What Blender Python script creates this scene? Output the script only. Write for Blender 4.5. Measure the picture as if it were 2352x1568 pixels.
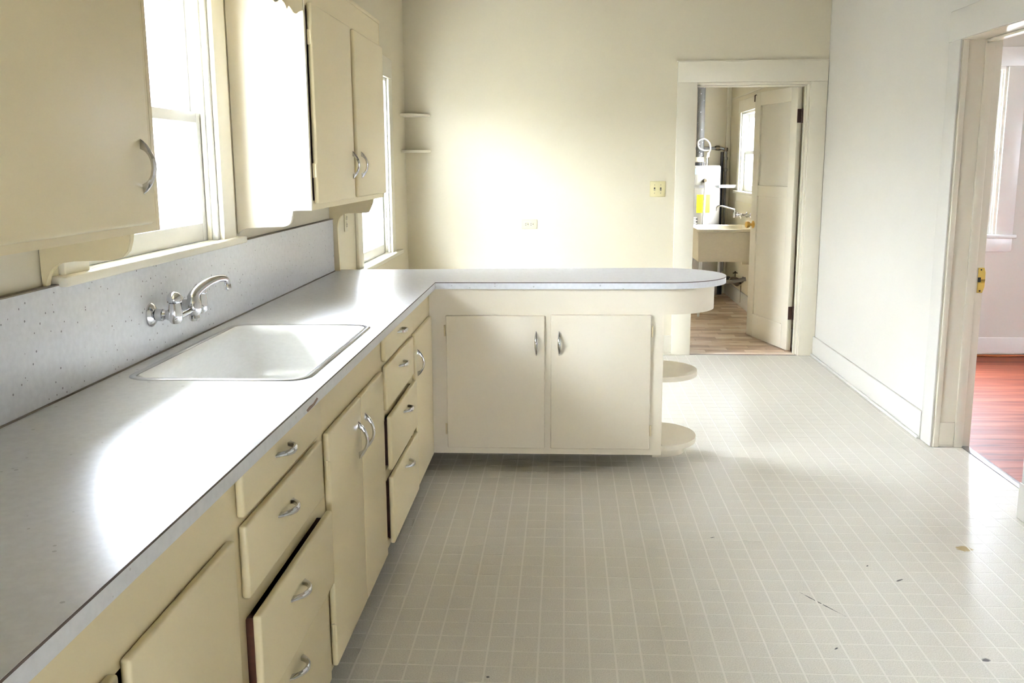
import bpy, bmesh, math, random
from mathutils import Vector, Matrix
random.seed(7)
S = bpy.context.scene
for o in list(bpy.data.objects): bpy.data.objects.remove(o)
COL = S.collection

# ------------------------------------------------------------------ camera
CX, CZ, YAW, PITCH, ROLL, FPX = 1.1952, 1.4473, 0.0554, 0.1829, -0.0055, 2208.69
fwd = Vector((-math.sin(YAW)*math.cos(PITCH), math.cos(YAW)*math.cos(PITCH), -math.sin(PITCH)))
rgt = Vector((math.cos(YAW), math.sin(YAW), 0)); up = rgt.cross(fwd)
r2 = math.cos(ROLL)*rgt + math.sin(ROLL)*up; u2 = -math.sin(ROLL)*rgt + math.cos(ROLL)*up
cam = bpy.data.cameras.new('camera'); camo = bpy.data.objects.new('camera', cam); COL.objects.link(camo)
cam.sensor_width = 36; cam.lens = 36*FPX/2352; cam.clip_start = 0.05
M = Matrix((r2, u2, -fwd)).transposed().to_4x4(); M.translation = (CX, 0, CZ); camo.matrix_world = M
S.camera = camo

# ------------------------------------------------------------------ world, light, exposure
SKY = 14.0
w = bpy.data.worlds.new('overcast_sky'); S.world = w; w.use_nodes = True
bg = w.node_tree.nodes['Background']; bg.inputs[0].default_value = (0.855, 0.935, 1.08, 1)
wn, wl = w.node_tree.nodes, w.node_tree.links          # overcast sky: three times brighter overhead than at the horizon
tc = wn.new('ShaderNodeTexCoord'); sx = wn.new('ShaderNodeSeparateXYZ'); wl.new(tc.outputs['Generated'], sx.inputs[0])
mx0 = wn.new('ShaderNodeMath'); mx0.operation = 'MAXIMUM'; mx0.inputs[1].default_value = 0.; wl.new(sx.outputs['Z'], mx0.inputs[0])
ma = wn.new('ShaderNodeMath'); ma.operation = 'MULTIPLY_ADD'; ma.inputs[1].default_value = 2.0*SKY; ma.inputs[2].default_value = SKY
wl.new(mx0.outputs[0], ma.inputs[0]); wl.new(ma.outputs[0], bg.inputs[1])
S.view_settings.view_transform = 'Standard'; S.view_settings.look = 'None'
S.view_settings.exposure = 1.77; S.view_settings.gamma = 1.0; S.view_settings.use_curve_mapping = False
H = math.pi/2
w.cycles.sampling_method = 'NONE'
S.cycles.adaptive_threshold = .05; S.cycles.max_bounces = 6; S.cycles.glossy_bounces = 2; S.cycles.caustics_reflective = False; S.cycles.caustics_refractive = False

# ------------------------------------------------------------------ constants
NBH = 2.1; CEIL = 2.75; YB = 7.295; XR = 3.089; YF = -1.8
XL2 = 3.28                         # living room side of the right wall
CT = .91; CTH = .032               # counter
BS = 1.174                         # backsplash top
XF = .562; XD = .580               # face frame / door face of the left run
ZB = .082                          # underside of base cabinets

# ------------------------------------------------------------------ materials
def nt(name):
    m = bpy.data.materials.new(name); m.use_nodes = True
    return m, m.node_tree.nodes, m.node_tree.links, m.node_tree.nodes['Principled BSDF']
def pset(b, rough, metal=0.0, spec=0.5, coat=0.0):
    b.inputs['Roughness'].default_value = rough; b.inputs['Metallic'].default_value = metal
    b.inputs['Specular IOR Level'].default_value = spec; b.inputs['Coat Weight'].default_value = coat
def ramp(n, pts):
    r = n.new('ShaderNodeValToRGB'); e = r.color_ramp.elements
    while len(e) < len(pts): e.new(.5)
    for i, (p, c) in enumerate(pts): e[i].position = p; e[i].color = (*c, 1)
    return r
def paint(name, col, rough=.45, var=.010, scale=4, bump=.015, spec=.5):
    m, n, l, b = nt(name); pset(b, rough, spec=spec)
    g = n.new('ShaderNodeNewGeometry'); t = n.new('ShaderNodeTexNoise'); t.inputs['Scale'].default_value = scale; t.inputs['Detail'].default_value = 5
    l.new(g.outputs['Position'], t.inputs['Vector'])
    r = ramp(n, [(.3, tuple(c*(1-var) for c in col)), (.7, tuple(min(1, c*(1+var)) for c in col))])
    l.new(t.outputs['Fac'], r.inputs[0]); l.new(r.outputs[0], b.inputs['Base Color'])
    if bump:
        t2 = n.new('ShaderNodeTexNoise'); t2.inputs['Scale'].default_value = 90; t2.inputs['Detail'].default_value = 3; l.new(g.outputs['Position'], t2.inputs['Vector'])
        bp = n.new('ShaderNodeBump'); bp.inputs['Strength'].default_value = bump*4; bp.inputs['Distance'].default_value = .002
        l.new(t2.outputs['Fac'], bp.inputs['Height']); l.new(bp.outputs[0], b.inputs['Normal'])
    return m
def plain(name, col, rough=.5, metal=0., spec=.5):
    m, n, l, b = nt(name); pset(b, rough, metal, spec)
    t = n.new('ShaderNodeTexNoise'); t.inputs['Scale'].default_value = 25
    r = ramp(n, [(.3, tuple(c*.975 for c in col)), (.7, tuple(min(1, c*1.02) for c in col))])
    l.new(t.outputs['Fac'], r.inputs[0]); l.new(r.outputs[0], b.inputs['Base Color'])
    return m
def speckle(name, base, rough, scale=120, dens=.16, dark=(.18, .18, .19), coat=0.):
    m, n, l, b = nt(name); pset(b, rough, coat=coat)
    g = n.new('ShaderNodeNewGeometry')
    v = n.new('ShaderNodeTexVoronoi'); v.inputs['Scale'].default_value = scale; l.new(g.outputs['Position'], v.inputs['Vector'])
    sp = n.new('ShaderNodeSeparateColor'); l.new(v.outputs['Color'], sp.inputs[0])
    pick = n.new('ShaderNodeMath'); pick.operation = 'LESS_THAN'; pick.inputs[1].default_value = dens; l.new(sp.outputs[0], pick.inputs[0])
    rad = n.new('ShaderNodeMath'); rad.operation = 'LESS_THAN'; l.new(v.outputs['Distance'], rad.inputs[0])
    rs = n.new('ShaderNodeMath'); rs.operation = 'MULTIPLY'; rs.inputs[1].default_value = .42; l.new(sp.outputs[1], rs.inputs[0]); l.new(rs.outputs[0], rad.inputs[1])
    mul = n.new('ShaderNodeMath'); mul.operation = 'MULTIPLY'; l.new(pick.outputs[0], mul.inputs[0]); l.new(rad.outputs[0], mul.inputs[1])
    t = n.new('ShaderNodeTexNoise'); t.inputs['Scale'].default_value = 60; t.inputs['Detail'].default_value = 8; l.new(g.outputs['Position'], t.inputs['Vector'])
    r = ramp(n, [(.35, tuple(c*.93 for c in base)), (.65, base)]); l.new(t.outputs['Fac'], r.inputs[0])
    mx = n.new('ShaderNodeMix'); mx.data_type = 'RGBA'; l.new(mul.outputs[0], mx.inputs['Factor']); l.new(r.outputs[0], mx.inputs['A']); mx.inputs['B'].default_value = (*dark, 1)
    l.new(mx.outputs['Result'], b.inputs['Base Color'])
    return m
def glass(name, tint=(1, 1, 1), gl=.08):
    m, n, l, b = nt(name); n.remove(b)
    tr = n.new('ShaderNodeBsdfTransparent'); tr.inputs[0].default_value = (*tint, 1)
    gs = n.new('ShaderNodeBsdfGlossy'); gs.inputs['Roughness'].default_value = .02
    mx = n.new('ShaderNodeMixShader'); mx.inputs[0].default_value = .04; l.new(tr.outputs[0], mx.inputs[1]); l.new(gs.outputs[0], mx.inputs[2])
    l.new(mx.outputs[0], n['Material Output'].inputs[0])
    return m
def wood(name, cols, axis=0, scale=3., rough=.35, stretch=14, objrand=.25):
    m, n, l, b = nt(name); pset(b, rough)
    g = n.new('ShaderNodeNewGeometry'); mp = n.new('ShaderNodeMapping'); l.new(g.outputs['Position'], mp.inputs['Vector'])
    sc = [stretch]*3; sc[axis] = 1.; mp.inputs['Scale'].default_value = sc
    oi = n.new('ShaderNodeObjectInfo'); cmb = n.new('ShaderNodeCombineXYZ')
    ml = n.new('ShaderNodeMath'); ml.operation = 'MULTIPLY'; ml.inputs[1].default_value = 37.; l.new(oi.outputs['Random'], ml.inputs[0])
    for k in range(3): l.new(ml.outputs[0], cmb.inputs[k])
    l.new(cmb.outputs[0], mp.inputs['Location'])
    t = n.new('ShaderNodeTexNoise'); t.inputs['Scale'].default_value = scale; t.inputs['Detail'].default_value = 8; t.inputs['Distortion'].default_value = .6
    l.new(mp.outputs[0], t.inputs['Vector'])
    ad = n.new('ShaderNodeMath'); ad.operation = 'MULTIPLY_ADD'; ad.inputs[1].default_value = objrand; l.new(oi.outputs['Random'], ad.inputs[0])
    sb = n.new('ShaderNodeMath'); sb.operation = 'SUBTRACT'; sb.inputs[1].default_value = objrand/2; l.new(t.outputs['Fac'], sb.inputs[0]); l.new(sb.outputs[0], ad.inputs[2])
    r = ramp(n, [(.25+.5*i/(len(cols)-1), c) for i, c in enumerate(cols)]); l.new(ad.outputs[0], r.inputs[0]); l.new(r.outputs[0], b.inputs['Base Color'])
    return m
def tile_mat(name):
    m, n, l, b = nt(name); pset(b, .27, spec=.6)
    g = n.new('ShaderNodeNewGeometry')
    t = n.new('ShaderNodeTexNoise'); t.inputs['Scale'].default_value = 260; t.inputs['Detail'].default_value = 3; l.new(g.outputs['Position'], t.inputs['Vector'])
    r = ramp(n, [(.3, (.60, .565, .475)), (.7, (.77, .735, .64))]); l.new(t.outputs['Fac'], r.inputs[0])
    cur = r.outputs[0]
    # tan stain and scuffs, each with a place of its own on the floor
    def blot(cur, c, sx, sy, col, soft=.35, rot=0.):
        mp = n.new('ShaderNodeMapping'); mp.vector_type = 'TEXTURE'; l.new(g.outputs['Position'], mp.inputs['Vector'])
        mp.inputs['Location'].default_value = (c[0], c[1], 0); mp.inputs['Scale'].default_value = (sx, sy, 1); mp.inputs['Rotation'].default_value = (0, 0, rot)
        nz = n.new('ShaderNodeTexNoise'); nz.inputs['Scale'].default_value = 60; l.new(g.outputs['Position'], nz.inputs['Vector'])
        ln = n.new('ShaderNodeVectorMath'); ln.operation = 'LENGTH'; l.new(mp.outputs[0], ln.inputs[0])
        a = n.new('ShaderNodeMath'); a.operation = 'ADD'; l.new(ln.outputs['Value'], a.inputs[0]); l.new(nz.outputs['Fac'], a.inputs[1])
        mr = n.new('ShaderNodeMapRange'); mr.inputs['From Min'].default_value = 1.5-soft; mr.inputs['From Max'].default_value = 1.5; mr.inputs['To Min'].default_value = 1; mr.inputs['To Max'].default_value = 0
        l.new(a.outputs[0], mr.inputs['Value'])
        mx = n.new('ShaderNodeMix'); mx.data_type = 'RGBA'; l.new(mr.outputs[0], mx.inputs['Factor']); l.new(cur, mx.inputs['A']); mx.inputs['B'].default_value = (*col, 1)
        return mx.outputs['Result']
    cur = blot(cur, (2.716, 3.537), .033, .030, (.46, .35, .16))
    for c, sx, sy, rot in [((2.374, 3.24), .022, .006, .6), ((2.44, 2.69), .018, .012, .3), ((2.05, 3.05), .003, .11, .55), ((2.56, 2.42), .02, .02, 0), ((2.02, 2.74), .01, .004, .8), ((1.62, 2.44), .006, .006, 0),
                           ((1.07, 2.77), .016, .004, 0), ((.98, 2.53), .006, .006, 0), ((2.30, 3.36), .01, .004, 1), ((1.78, 3.61), .012, .004, .4)]:
        cur = blot(cur, c, sx, sy, (.13, .125, .12), .5, rot)
    l.new(cur, b.inputs['Base Color'])
    bp = n.new('ShaderNodeBump'); bp.inputs['Strength'].default_value = .12; bp.inputs['Distance'].default_value = .001; l.new(t.outputs['Fac'], bp.inputs['Height']); l.new(bp.outputs[0], b.inputs['Normal'])
    return m
MT = dict(
    wall=paint('cream_wall_paint', (.70, .638, .475), .5), wallr=paint('white_wall_paint', (.67, .645, .575), .45), ceil2=paint('cream_ceiling_paint', (.52, .49, .42), .7), ceil=paint('dimmed_ceiling_paint', (.38, .34, .26), .7),
    trim=paint('cream_trim_paint', (.775, .725, .585), .35, bump=.01), trimw=paint('white_trim_paint', (.83, .82, .78), .3, bump=.01), cab=paint('cream_cabinet_paint', (.73, .62, .375), .36, var=.008, bump=.006),
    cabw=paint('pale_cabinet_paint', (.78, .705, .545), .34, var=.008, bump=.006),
    counter=speckle('speckled_laminate', (.74, .745, .755), .30, 95, .03, (.50, .50, .50)), splash=speckle('speckled_splashback', (.80, .81, .825), .28, 115, .085, (.22, .22, .22)),
    seam=plain('dark_laminate_seam', (.10, .07, .06), .6), caulk=plain('dirty_caulk', (.22, .19, .15), .7), steel=plain('brushed_steel', (.50, .50, .51), .3, 1.), chrome=plain('chrome', (.64, .64, .66), .12, 1.),
    enamel=plain('white_enamel', (.86, .86, .84), .1), brass=plain('yellow_brass', (.95, .72, .18), .3, .7), oldbrass=plain('aged_brass', (.62, .40, .12), .28, 1.), darkhinge=plain('dark_bronze', (.09, .05, .04), .45, .6),
    brown=wood('raw_drawer_wood', [(.06, .02, .012), (.13, .045, .025)], 0), dark=plain('dark_recess', (.03, .025, .02), .8),
    glass=glass('window_glass'), outlet=plain('ivory_plastic', (.60, .55, .40), .4), plate=plain('yellowed_plate', (.74, .66, .36), .35), slot=plain('slot_black', (.03, .03, .025), .6),
    grout=plain('light_grout', (.79, .75, .655), .27, 0., .6), tile=tile_mat('vinyl_tile'),
    oak=wood('red_brown_plank', [(.13, .028, .014), (.24, .058, .028), (.33, .095, .05)], 0, 2.2, .55), shoe=plain('orange_brown_moulding', (.38, .11, .035), .35),
    parquet=wood('tan_mottled_vinyl', [(.50, .34, .225), (.76, .58, .43), (.88, .77, .65)], 0, 5., .4, 5, .45),
    heater=plain('white_enamelled_tank', (.42, .395, .335), .45), galv=speckle('galvanised_duct', (.15, .145, .14), .5, 60, .22, (.55, .56, .58)), blackiron=plain('black_iron_pipe', (.045, .045, .05), .4, .5), greypipe=plain('galvanised_pipe', (.33, .33, .33), .4, .7),
    pvc=plain('white_pvc', (.86, .85, .80), .4), yellow=plain('yellow_sticker', (.95, .83, .03), .5), bluelabel=speckle('blue_grey_sticker', (.52, .62, .66), .5, 160, .5, (.2, .33, .38)), ink=plain('black_ink', (.03, .03, .03), .6), strap=plain('strap_steel', (.70, .70, .72), .3, 1.),
    tub=plain('cream_enamel_tub', (.88, .81, .64), .3), hose=plain('braided_hose', (.75, .72, .66), .35, .4), red=plain('red_tag', (.75, .25, .16), .5), spigot=plain('old_bronze', (.16, .13, .085), .4, .6), obscure=paint('obscured_glass', (.72, .68, .56), .12, bump=.03),
    chip=plain('exposed_brown_substrate', (.30, .19, .14), .7), ground=plain('pale_paving', (.42, .42, .40), .9), blockboard=paint('light_block_boards', (.36, .36, .35), .8), siding=paint('white_siding', (.8, .8, .78), .6))

MT['oak'].node_tree.nodes['Principled BSDF'].inputs['Specular IOR Level'].default_value = .2
# ------------------------------------------------------------------ mesh helpers
def finish(name, bm, mat, parent=None, smooth=False, angle=35, loc=None):
    bmesh.ops.recalc_face_normals(bm, faces=bm.faces[:])
    me = bpy.data.meshes.new(name); bm.to_mesh(me); bm.free()
    for m in (mat if isinstance(mat, (list, tuple)) else [mat]): me.materials.append(MT[m] if isinstance(m, str) else m)
    if smooth:
        me.polygons.foreach_set('use_smooth', [True]*len(me.polygons)); me.set_sharp_from_angle(angle=math.radians(angle))
    o = bpy.data.objects.new(name, me); COL.objects.link(o)
    if parent is not None: o.parent = parent
    if loc: o.location = loc
    return o
def bbox(bm, x0, x1, y0, y1, z0, z1, bev=0., seg=2):
    v = [bm.verts.new((x, y, z)) for x in (x0, x1) for y in (y0, y1) for z in (z0, z1)]
    fs = [bm.faces.new([v[i] for i in f]) for f in ((0, 1, 3, 2), (4, 6, 7, 5), (0, 4, 5, 1), (2, 3, 7, 6), (0, 2, 6, 4), (1, 5, 7, 3))]
    if bev:
        es = list({e for f in fs for e in f.edges}); bmesh.ops.bevel(bm, geom=es, offset=bev, segments=seg, affect='EDGES', profile=.5)
def boxes(name, lst, mat, parent=None, bev=0., seg=2):
    bm = bmesh.new()
    for b in lst: bbox(bm, *b, bev=bev, seg=seg)
    return finish(name, bm, mat, parent, smooth=bool(bev), angle=50)
def prism(bm, pts, fn, d0, d1, bev=0.):
    """extrude a 2-D outline; fn(a, b, d) -> xyz"""
    lo = [bm.verts.new(fn(a, b, d0)) for a, b in pts]; hi = [bm.verts.new(fn(a, b, d1)) for a, b in pts]
    n = len(pts); f1 = bm.faces.new(lo); f2 = bm.faces.new(hi[::-1])
    for i in range(n): bm.faces.new((lo[i], hi[i], hi[(i+1) % n], lo[(i+1) % n]))
    if bev: bmesh.ops.bevel(bm, geom=list(f1.edges)+list(f2.edges), offset=bev, segments=2, affect='EDGES')
def slab(name, pts, fn, d0, d1, mat, parent=None, bev=0., smooth=True, angle=40):
    bm = bmesh.new(); prism(bm, pts, fn, d0, d1, bev); return finish(name, bm, mat, parent, smooth, angle)
FY = lambda a, b, d: (a, d, b)      # outline in x,z extruded along y
FX = lambda a, b, d: (d, a, b)      # outline in y,z extruded along x
FZ = lambda a, b, d: (a, b, d)      # outline in x,y extruded along z
def tube(bm, path, rad, n=12, cap=True):
    path = [Vector(p) for p in path]; rr = rad if isinstance(rad, (list, tuple)) else [rad]*len(path)
    rings = []; prev = None
    for i, p in enumerate(path):
        t = (path[min(i+1, len(path)-1)]-path[max(i-1, 0)]).normalized()
        if prev is None: a = t.orthogonal().normalized()
        else: a = (prev - t*prev.dot(t)).normalized()
        prev = a; b = t.cross(a)
        rings.append([bm.verts.new(p + rr[i]*(math.cos(2*math.pi*k/n)*a + math.sin(2*math.pi*k/n)*b)) for k in range(n)])
    for r0, r1 in zip(rings, rings[1:]):
        for k in range(n): bm.faces.new((r0[k], r0[(k+1) % n], r1[(k+1) % n], r1[k]))
    if cap: bm.faces.new(rings[0][::-1]); bm.faces.new(rings[-1])
def tubes(name, lst, mat, parent=None, n=12):
    bm = bmesh.new()
    for path, rad in lst: tube(bm, path, rad, n)
    return finish(name, bm, mat, parent, True, 50)
def smoothpath(pts, k=6):
    P = [Vector(p) for p in pts]; out = []
    for i in range(len(P)-1):
        p0, p1, p2, p3 = P[max(i-1, 0)], P[i], P[i+1], P[min(i+2, len(P)-1)]
        for j in range(k):
            t = j/k; out.append(.5*((2*p1)+(p2-p0)*t+(2*p0-5*p1+4*p2-p3)*t*t+(3*p1-p0-3*p2+p3)*t**3))
    out.append(P[-1]); return out
def lathe(bm, prof, origin, axis, n=24):
    """prof: list of (radius, distance along axis)"""
    axis = Vector(axis).normalized(); a = axis.orthogonal().normalized(); b = axis.cross(a); o = Vector(origin); rings = []
    for r, h in prof:
        rings.append([bm.verts.new(o+axis*h+max(r, 1e-4)*(math.cos(2*math.pi*k/n)*a+math.sin(2*math.pi*k/n)*b)) for k in range(n)])
    for r0, r1 in zip(rings, rings[1:]):
        for k in range(n): bm.faces.new((r0[k], r0[(k+1) % n], r1[(k+1) % n], r1[k]))
    bm.faces.new(rings[0][::-1]); bm.faces.new(rings[-1])
def lathes(name, lst, mat, parent=None, n=24):
    bm = bmesh.new()
    for pr, o, a in lst: lathe(bm, pr, o, a, n)
    return finish(name, bm, mat, parent, True, 40)
def tag(o, label, cat, group=None, kind=None):
    o['label'] = label; o['category'] = cat
    if group: o['group'] = group
    if kind: o['kind'] = kind
    return o
def empty(name, loc=(0, 0, 0), rz=0.):
    o = bpy.data.objects.new(name, None); COL.objects.link(o); o.empty_display_size = .05; o.location = loc; o.rotation_euler = (0, 0, rz); return o
def inst(src, name, parent, M=None):
    o = bpy.data.objects.new(name, src.data if hasattr(src, 'data') else src); COL.objects.link(o); o.parent = parent
    if M is not None: o.matrix_local = M
    return o
def struct(o, label, cat): return tag(o, label, cat, None, 'structure')

# ------------------------------------------------------------------ SETTING: kitchen shell
def wall_boxes_x(x0, x1, y0, y1, z0, z1, holes):
    """wall lying along y with holes (ya, yb, za, zb) -> boxes"""
    out = []; ys = y0
    for ya, yb, za, zb in sorted(holes):
        out.append((x0, x1, ys, ya, z0, z1))
        if za > z0: out.append((x0, x1, ya, yb, z0, za))
        out.append((x0, x1, ya, yb, zb, z1)); ys = yb
    out.append((x0, x1, ys, y1, z0, z1)); return out
def wall_boxes_y(y0, y1, x0, x1, z0, z1, holes):
    return [(c, d, a, b, e, f) for a, b, c, d, e, f in wall_boxes_x(y0, y1, x0, x1, z0, z1, holes)]
W1 = (2.317, 3.29, 1.172, 2.03); W2 = (5.58, 6.56, .83, 2.01)
struct(boxes('wall_left', wall_boxes_x(-.11, 0, YF-.14, YB+.125, -.1, CEIL, [W1, W2]), 'wall'), 'cream painted wall with the two windows on the left', 'wall')
D1 = (2.13, 2.975, -.1, 2.02)       # laundry doorway
struct(boxes('wall_back', wall_boxes_y(YB, YB+.125, 0, XR, -.1, CEIL, [D1]), 'wall'), 'cream painted back wall with outlet, switch and laundry doorway', 'wall')
D2 = (3.865, 4.905, -.1, 2.035)     # living room doorway
struct(boxes('wall_right', wall_boxes_x(XR, XL2, YF-.14, YB, -.1, CEIL, [D2]), 'wallr'), 'off-white painted wall on the right with a cased doorway', 'wall')
struct(boxes('wall_front', wall_boxes_y(YF-.14, YF, 0, XR, -.1, CEIL, [(.75, 1.75, .45, 1.15)]), 'wall'), 'cream wall behind the camera', 'wall')
struct(boxes('ceiling', [(-.11, XL2-.09, YF-.14, YB+.06, CEIL, CEIL+.12)], 'ceil'), 'unseen kitchen ceiling darkened to cut bounced light', 'ceiling')  # ceiling colour made darker so upper walls and cabinets get less bounce
struct(boxes('ceiling_laundry', [(1.0, 3.19, YB+.06, 11.05, CEIL, CEIL+.12)], 'ceil2'), 'cream painted ceiling above the laundry', 'ceiling')
struct(boxes('ceiling_living', [(XL2-.09, 7.0, YF-.14, YB+.13, CEIL, CEIL+.12)], 'ceil2'), 'cream painted ceiling above the room with red wood floor', 'ceiling')
struct(boxes('shade_eave', [(-.85, -.11, -3, 12, 2.44, 2.50), (-.87, -.85, -3, 12, 2.38, 2.52)], 'siding'), 'unseen white roof eave sized to cut high sky light above the left windows', 'eave')  # unseen eave, its reach set to place the shade edge on the floor
struct(boxes('ground_outside', [(-40, 40, -40, 50, -.75, -.65)], 'ground'), 'pale ground outside the house', 'ground')

nb = tag(empty('light_block_fence'), 'tall pale board fence added outside to block low sky from the left windows', 'fence')  # added fence: hides low sky so the upper walls receive less light
fb = boxes('board', [(-.012, .012, 0, .146, -.65, NBH)], 'blockboard', nb)
for k in range(110):
    o = fb if k == 0 else fb.copy()
    if k: COL.objects.link(o)
    o.location = (-3.0, -3.2+k*.15, 0)
for z in (-.2, .7, 1.6): boxes('rail', [(-3.06, -3.012, -3.2, 13.3, z, z+.09)], 'blockboard', nb)

nb = tag(empty('light_block_fence'), 'tall pale board fence added outside to block low sky from the laundry window', 'fence')  # added fence: keeps low sky off the water heater and laundry door
for k in range(40):
    o = fb.copy(); COL.objects.link(o); o.parent = nb; o.location = (5.6, 7.6+k*.15, 0)
for z in (-.2, .7, 1.6): boxes('rail', [(5.612, 5.66, 7.6, 13.6, z, z+.09)], 'blockboard', nb)

# floor: light joints with tiles standing a hair proud
PX, PY, OX, OY, GAP = .0768, .0905, .660, 3.041, .0062
floor = struct(boxes('floor', [(0, 3.262, YF, YB, -.1, -.0005)], 'grout'), 'grey vinyl kitchen floor of small rectangular tiles with pale joints', 'floor')
def vis(x, y):
    d = Vector((x-CX, y, -CZ)); z = d.dot(fwd)
    if z <= .1: return False
    return abs(d.dot(r2)/z*FPX) < 1190 and abs(d.dot(u2)/z*FPX) < 800
full = []; rest = []
i0, i1 = int((0-OX)/PX)-1, int((3.262-OX)/PX)+1; j0, j1 = int((YF-OY)/PY)-1, int((YB-OY)/PY)+1
for i in range(i0, i1+1):
    for j in range(j0, j1+1):
        x0, x1 = OX+i*PX+GAP/2, OX+(i+1)*PX-GAP/2; y0, y1 = OY+j*PY+GAP/2, OY+(j+1)*PY-GAP/2
        if x0 > XR and not (D2[0]+.02 < y0 and y1 < D2[1]-.02): continue
        c0, c1, e0, e1 = max(x0, .0), min(x1, 3.258), max(y0, YF), min(y1, YB)
        if x0 < XR < x1 and not (D2[0]+.02 < y0 and y1 < D2[1]-.02): c1 = XR
        if c1-c0 < .004 or e1-e0 < .004: continue
        if c1 < .28 and e1 < 4.9: continue
        whole = (c0, c1, e0, e1) == (x0, x1, y0, y1)
        if whole and c0 > .56 and vis((x0+x1)/2, (y0+y1)/2): full.append((math.hypot((x0+x1)/2-CX, (y0+y1)/2), x0, y0))
        else: rest.append((c0, c1, e0, e1))
full.sort()
for d, x0, y0 in full[300:]: rest.append((x0, x0+PX-GAP, y0, y0+PY-GAP))
def topbox(bm, x0, x1, y0, y1, z0, z1):
    a = [bm.verts.new(p) for p in ((x0, y0, z0), (x1, y0, z0), (x1, y1, z0), (x0, y1, z0), (x0, y0, z1), (x1, y0, z1), (x1, y1, z1), (x0, y1, z1))]
    for f in ((4, 5, 6, 7), (0, 1, 5, 4), (1, 2, 6, 5), (2, 3, 7, 6), (3, 0, 4, 7)): bm.faces.new([a[k] for k in f])
bm = bmesh.new(); topbox(bm, 0, PX-GAP, 0, PY-GAP, -.0005, 0)
t0 = finish('tile', bm, 'tile', floor, loc=(full[0][1], full[0][2], 0))
for d, x0, y0 in full[1:300]:
    o = t0.copy(); COL.objects.link(o); o.location = (x0, y0, 0)
bm = bmesh.new()
for r in rest: topbox(bm, r[0], r[1], r[2], r[3], -.0005, 0)
finish('tile_field', bm, 'tile', floor)['kind'] = 'stuff'

# baseboards
def baseboard(name, lst, label, mat='trim'):
    bm = bmesh.new()
    for b in lst: bbox(bm, *b, bev=.004)
    return struct(finish(name, bm, mat, None, True, 50), label, 'baseboard')
bb = baseboard('baseboard_right', [(XR-.016, XR, 5.03, YB, 0, .15)], 'tall white baseboard along the right wall', 'wallr')
boxes('shoe_moulding', [(XR-.030, XR-.016, 5.03, YB, 0, .018)], 'wallr', bb, .005)
bb = baseboard('baseboard_back', [(0, 2.009, YB-.016, YB, 0, .15)], 'tall cream baseboard along the back wall')
boxes('shoe_moulding', [(0, 2.009, YB-.030, YB-.016, 0, .018)], 'trim', bb, .005)
baseboard('baseboard_left', [(0, .016, 4.93, YB-.03, 0, .15)], 'cream baseboard under the nook window')
baseboard('baseboard_front', [(0, XR, YF, YF+.016, 0, .15)], 'cream baseboard behind the camera')

# laundry doorway casing
t = struct(empty('trim_2', (2.55, YB, 0)), 'cream flat casing around the laundry doorway', 'door frame')
def child(o, p):
    o.parent = p; o.matrix_parent_inverse = Matrix.Translation(p.location).inverted() if not any(p.rotation_euler) else p.matrix_basis.inverted(); return o
child(boxes('casing_side', [(2.009, 2.152, YB-.019, YB, 0, 2.02)], 'trim', None, .003), t)
child(boxes('casing_side', [(2.966, XR-.002, YB-.019, YB, 0, 2.02)], 'trim', None, .003), t)
child(boxes('casing_head', [(2.009, XR-.002, YB-.021, YB, 2.02, 2.165)], 'trim', None, .003), t)
child(boxes('casing_cap', [(2.003, XR-.002, YB-.026, YB, 2.165, 2.172)], 'trim', None), t)
child(boxes('jamb', [(2.13, 2.150, YB, YB+.125, 0, 2.02), (2.957, 2.975, YB, YB+.125, 0, 2.02), (2.150, 2.957, YB, YB+.125, 2.002, 2.02)], 'trim', None, .002), t)
child(boxes('door_stop', [(2.150, 2.161, YB+.05, YB+.085, 0, 2.002), (2.945, 2.957, YB+.05, YB+.085, 0, 2.002), (2.161, 2.945, YB+.05, YB+.085, 1.990, 2.002)], 'trim', None, .002), t)
child(boxes('threshold_seam', [(2.15, 2.957, YB-.004, YB+.006, -.001, .002)], 'seam', None), t)

# living room doorway casing
t = struct(empty('trim_3', (XR, 4.45, 0)), 'off-white casing around the doorway to the room with red wood floor', 'door frame')
child(boxes('casing_side', [(XR-.010, XR, 4.890, 5.03, 0, 2.02)], 'wallr', None, .003), t)
child(boxes('casing_side', [(XR-.020, XR, 3.735, 3.880, 0, 2.02)], 'wallr', None, .003), t)
child(boxes('casing_head', [(XR-.012, XR, 3.735, 5.03, 2.02, 2.165)], 'wallr', None, .003), t)
child(boxes('jamb', [(XR, XL2, 4.893, 4.905, 0, 2.03), (XR, XL2, 3.865, 3.878, 0, 2.03), (XR, XL2, 3.878, 4.893, 2.018, 2.035)], 'trim', None, .001), t)
child(boxes('jamb_bead', [(XR+.004, XR+.030, 4.880, 4.893, 0, 2.018)], 'trim', None, .003), t)
child(boxes('door_stop', [(XR+.108, XR+.150, 4.879, 4.893, 0, 2.018), (XR+.108, XR+.150, 3.878, 3.892, 0, 2.018), (XR+.108, XR+.150, 3.892, 4.879, 2.005, 2.018)], 'trim', None, .003), t)
child(boxes('corner_block', [(XR+.030, XR+.106, 4.885, 4.893, .012, .13)], 'trim', None, .002), t)
child(boxes('base_block', [(XR-.026, XR-.02, 3.735, 3.885, 0, .15)], 'wallr', None, .002), t)
sp = child(slab('strike_plate', [(3.252, .80), (3.252, .925), (3.280, .925), (3.287, .90), (3.287, .83), (3.278, .80)], FY, 4.8895, 4.893, 'brass', None, 0, False), t); sp['label'] = 'yellow brass strike plate'
child(boxes('latch_hole', [(3.252, 3.266, 4.8885, 4.8935, .853, .877)], 'slot', None), t)
child(boxes('latch_lip', [(3.266, 3.287, 4.8875, 4.8895, .859, .868)], 'oldbrass', None), t)
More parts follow.
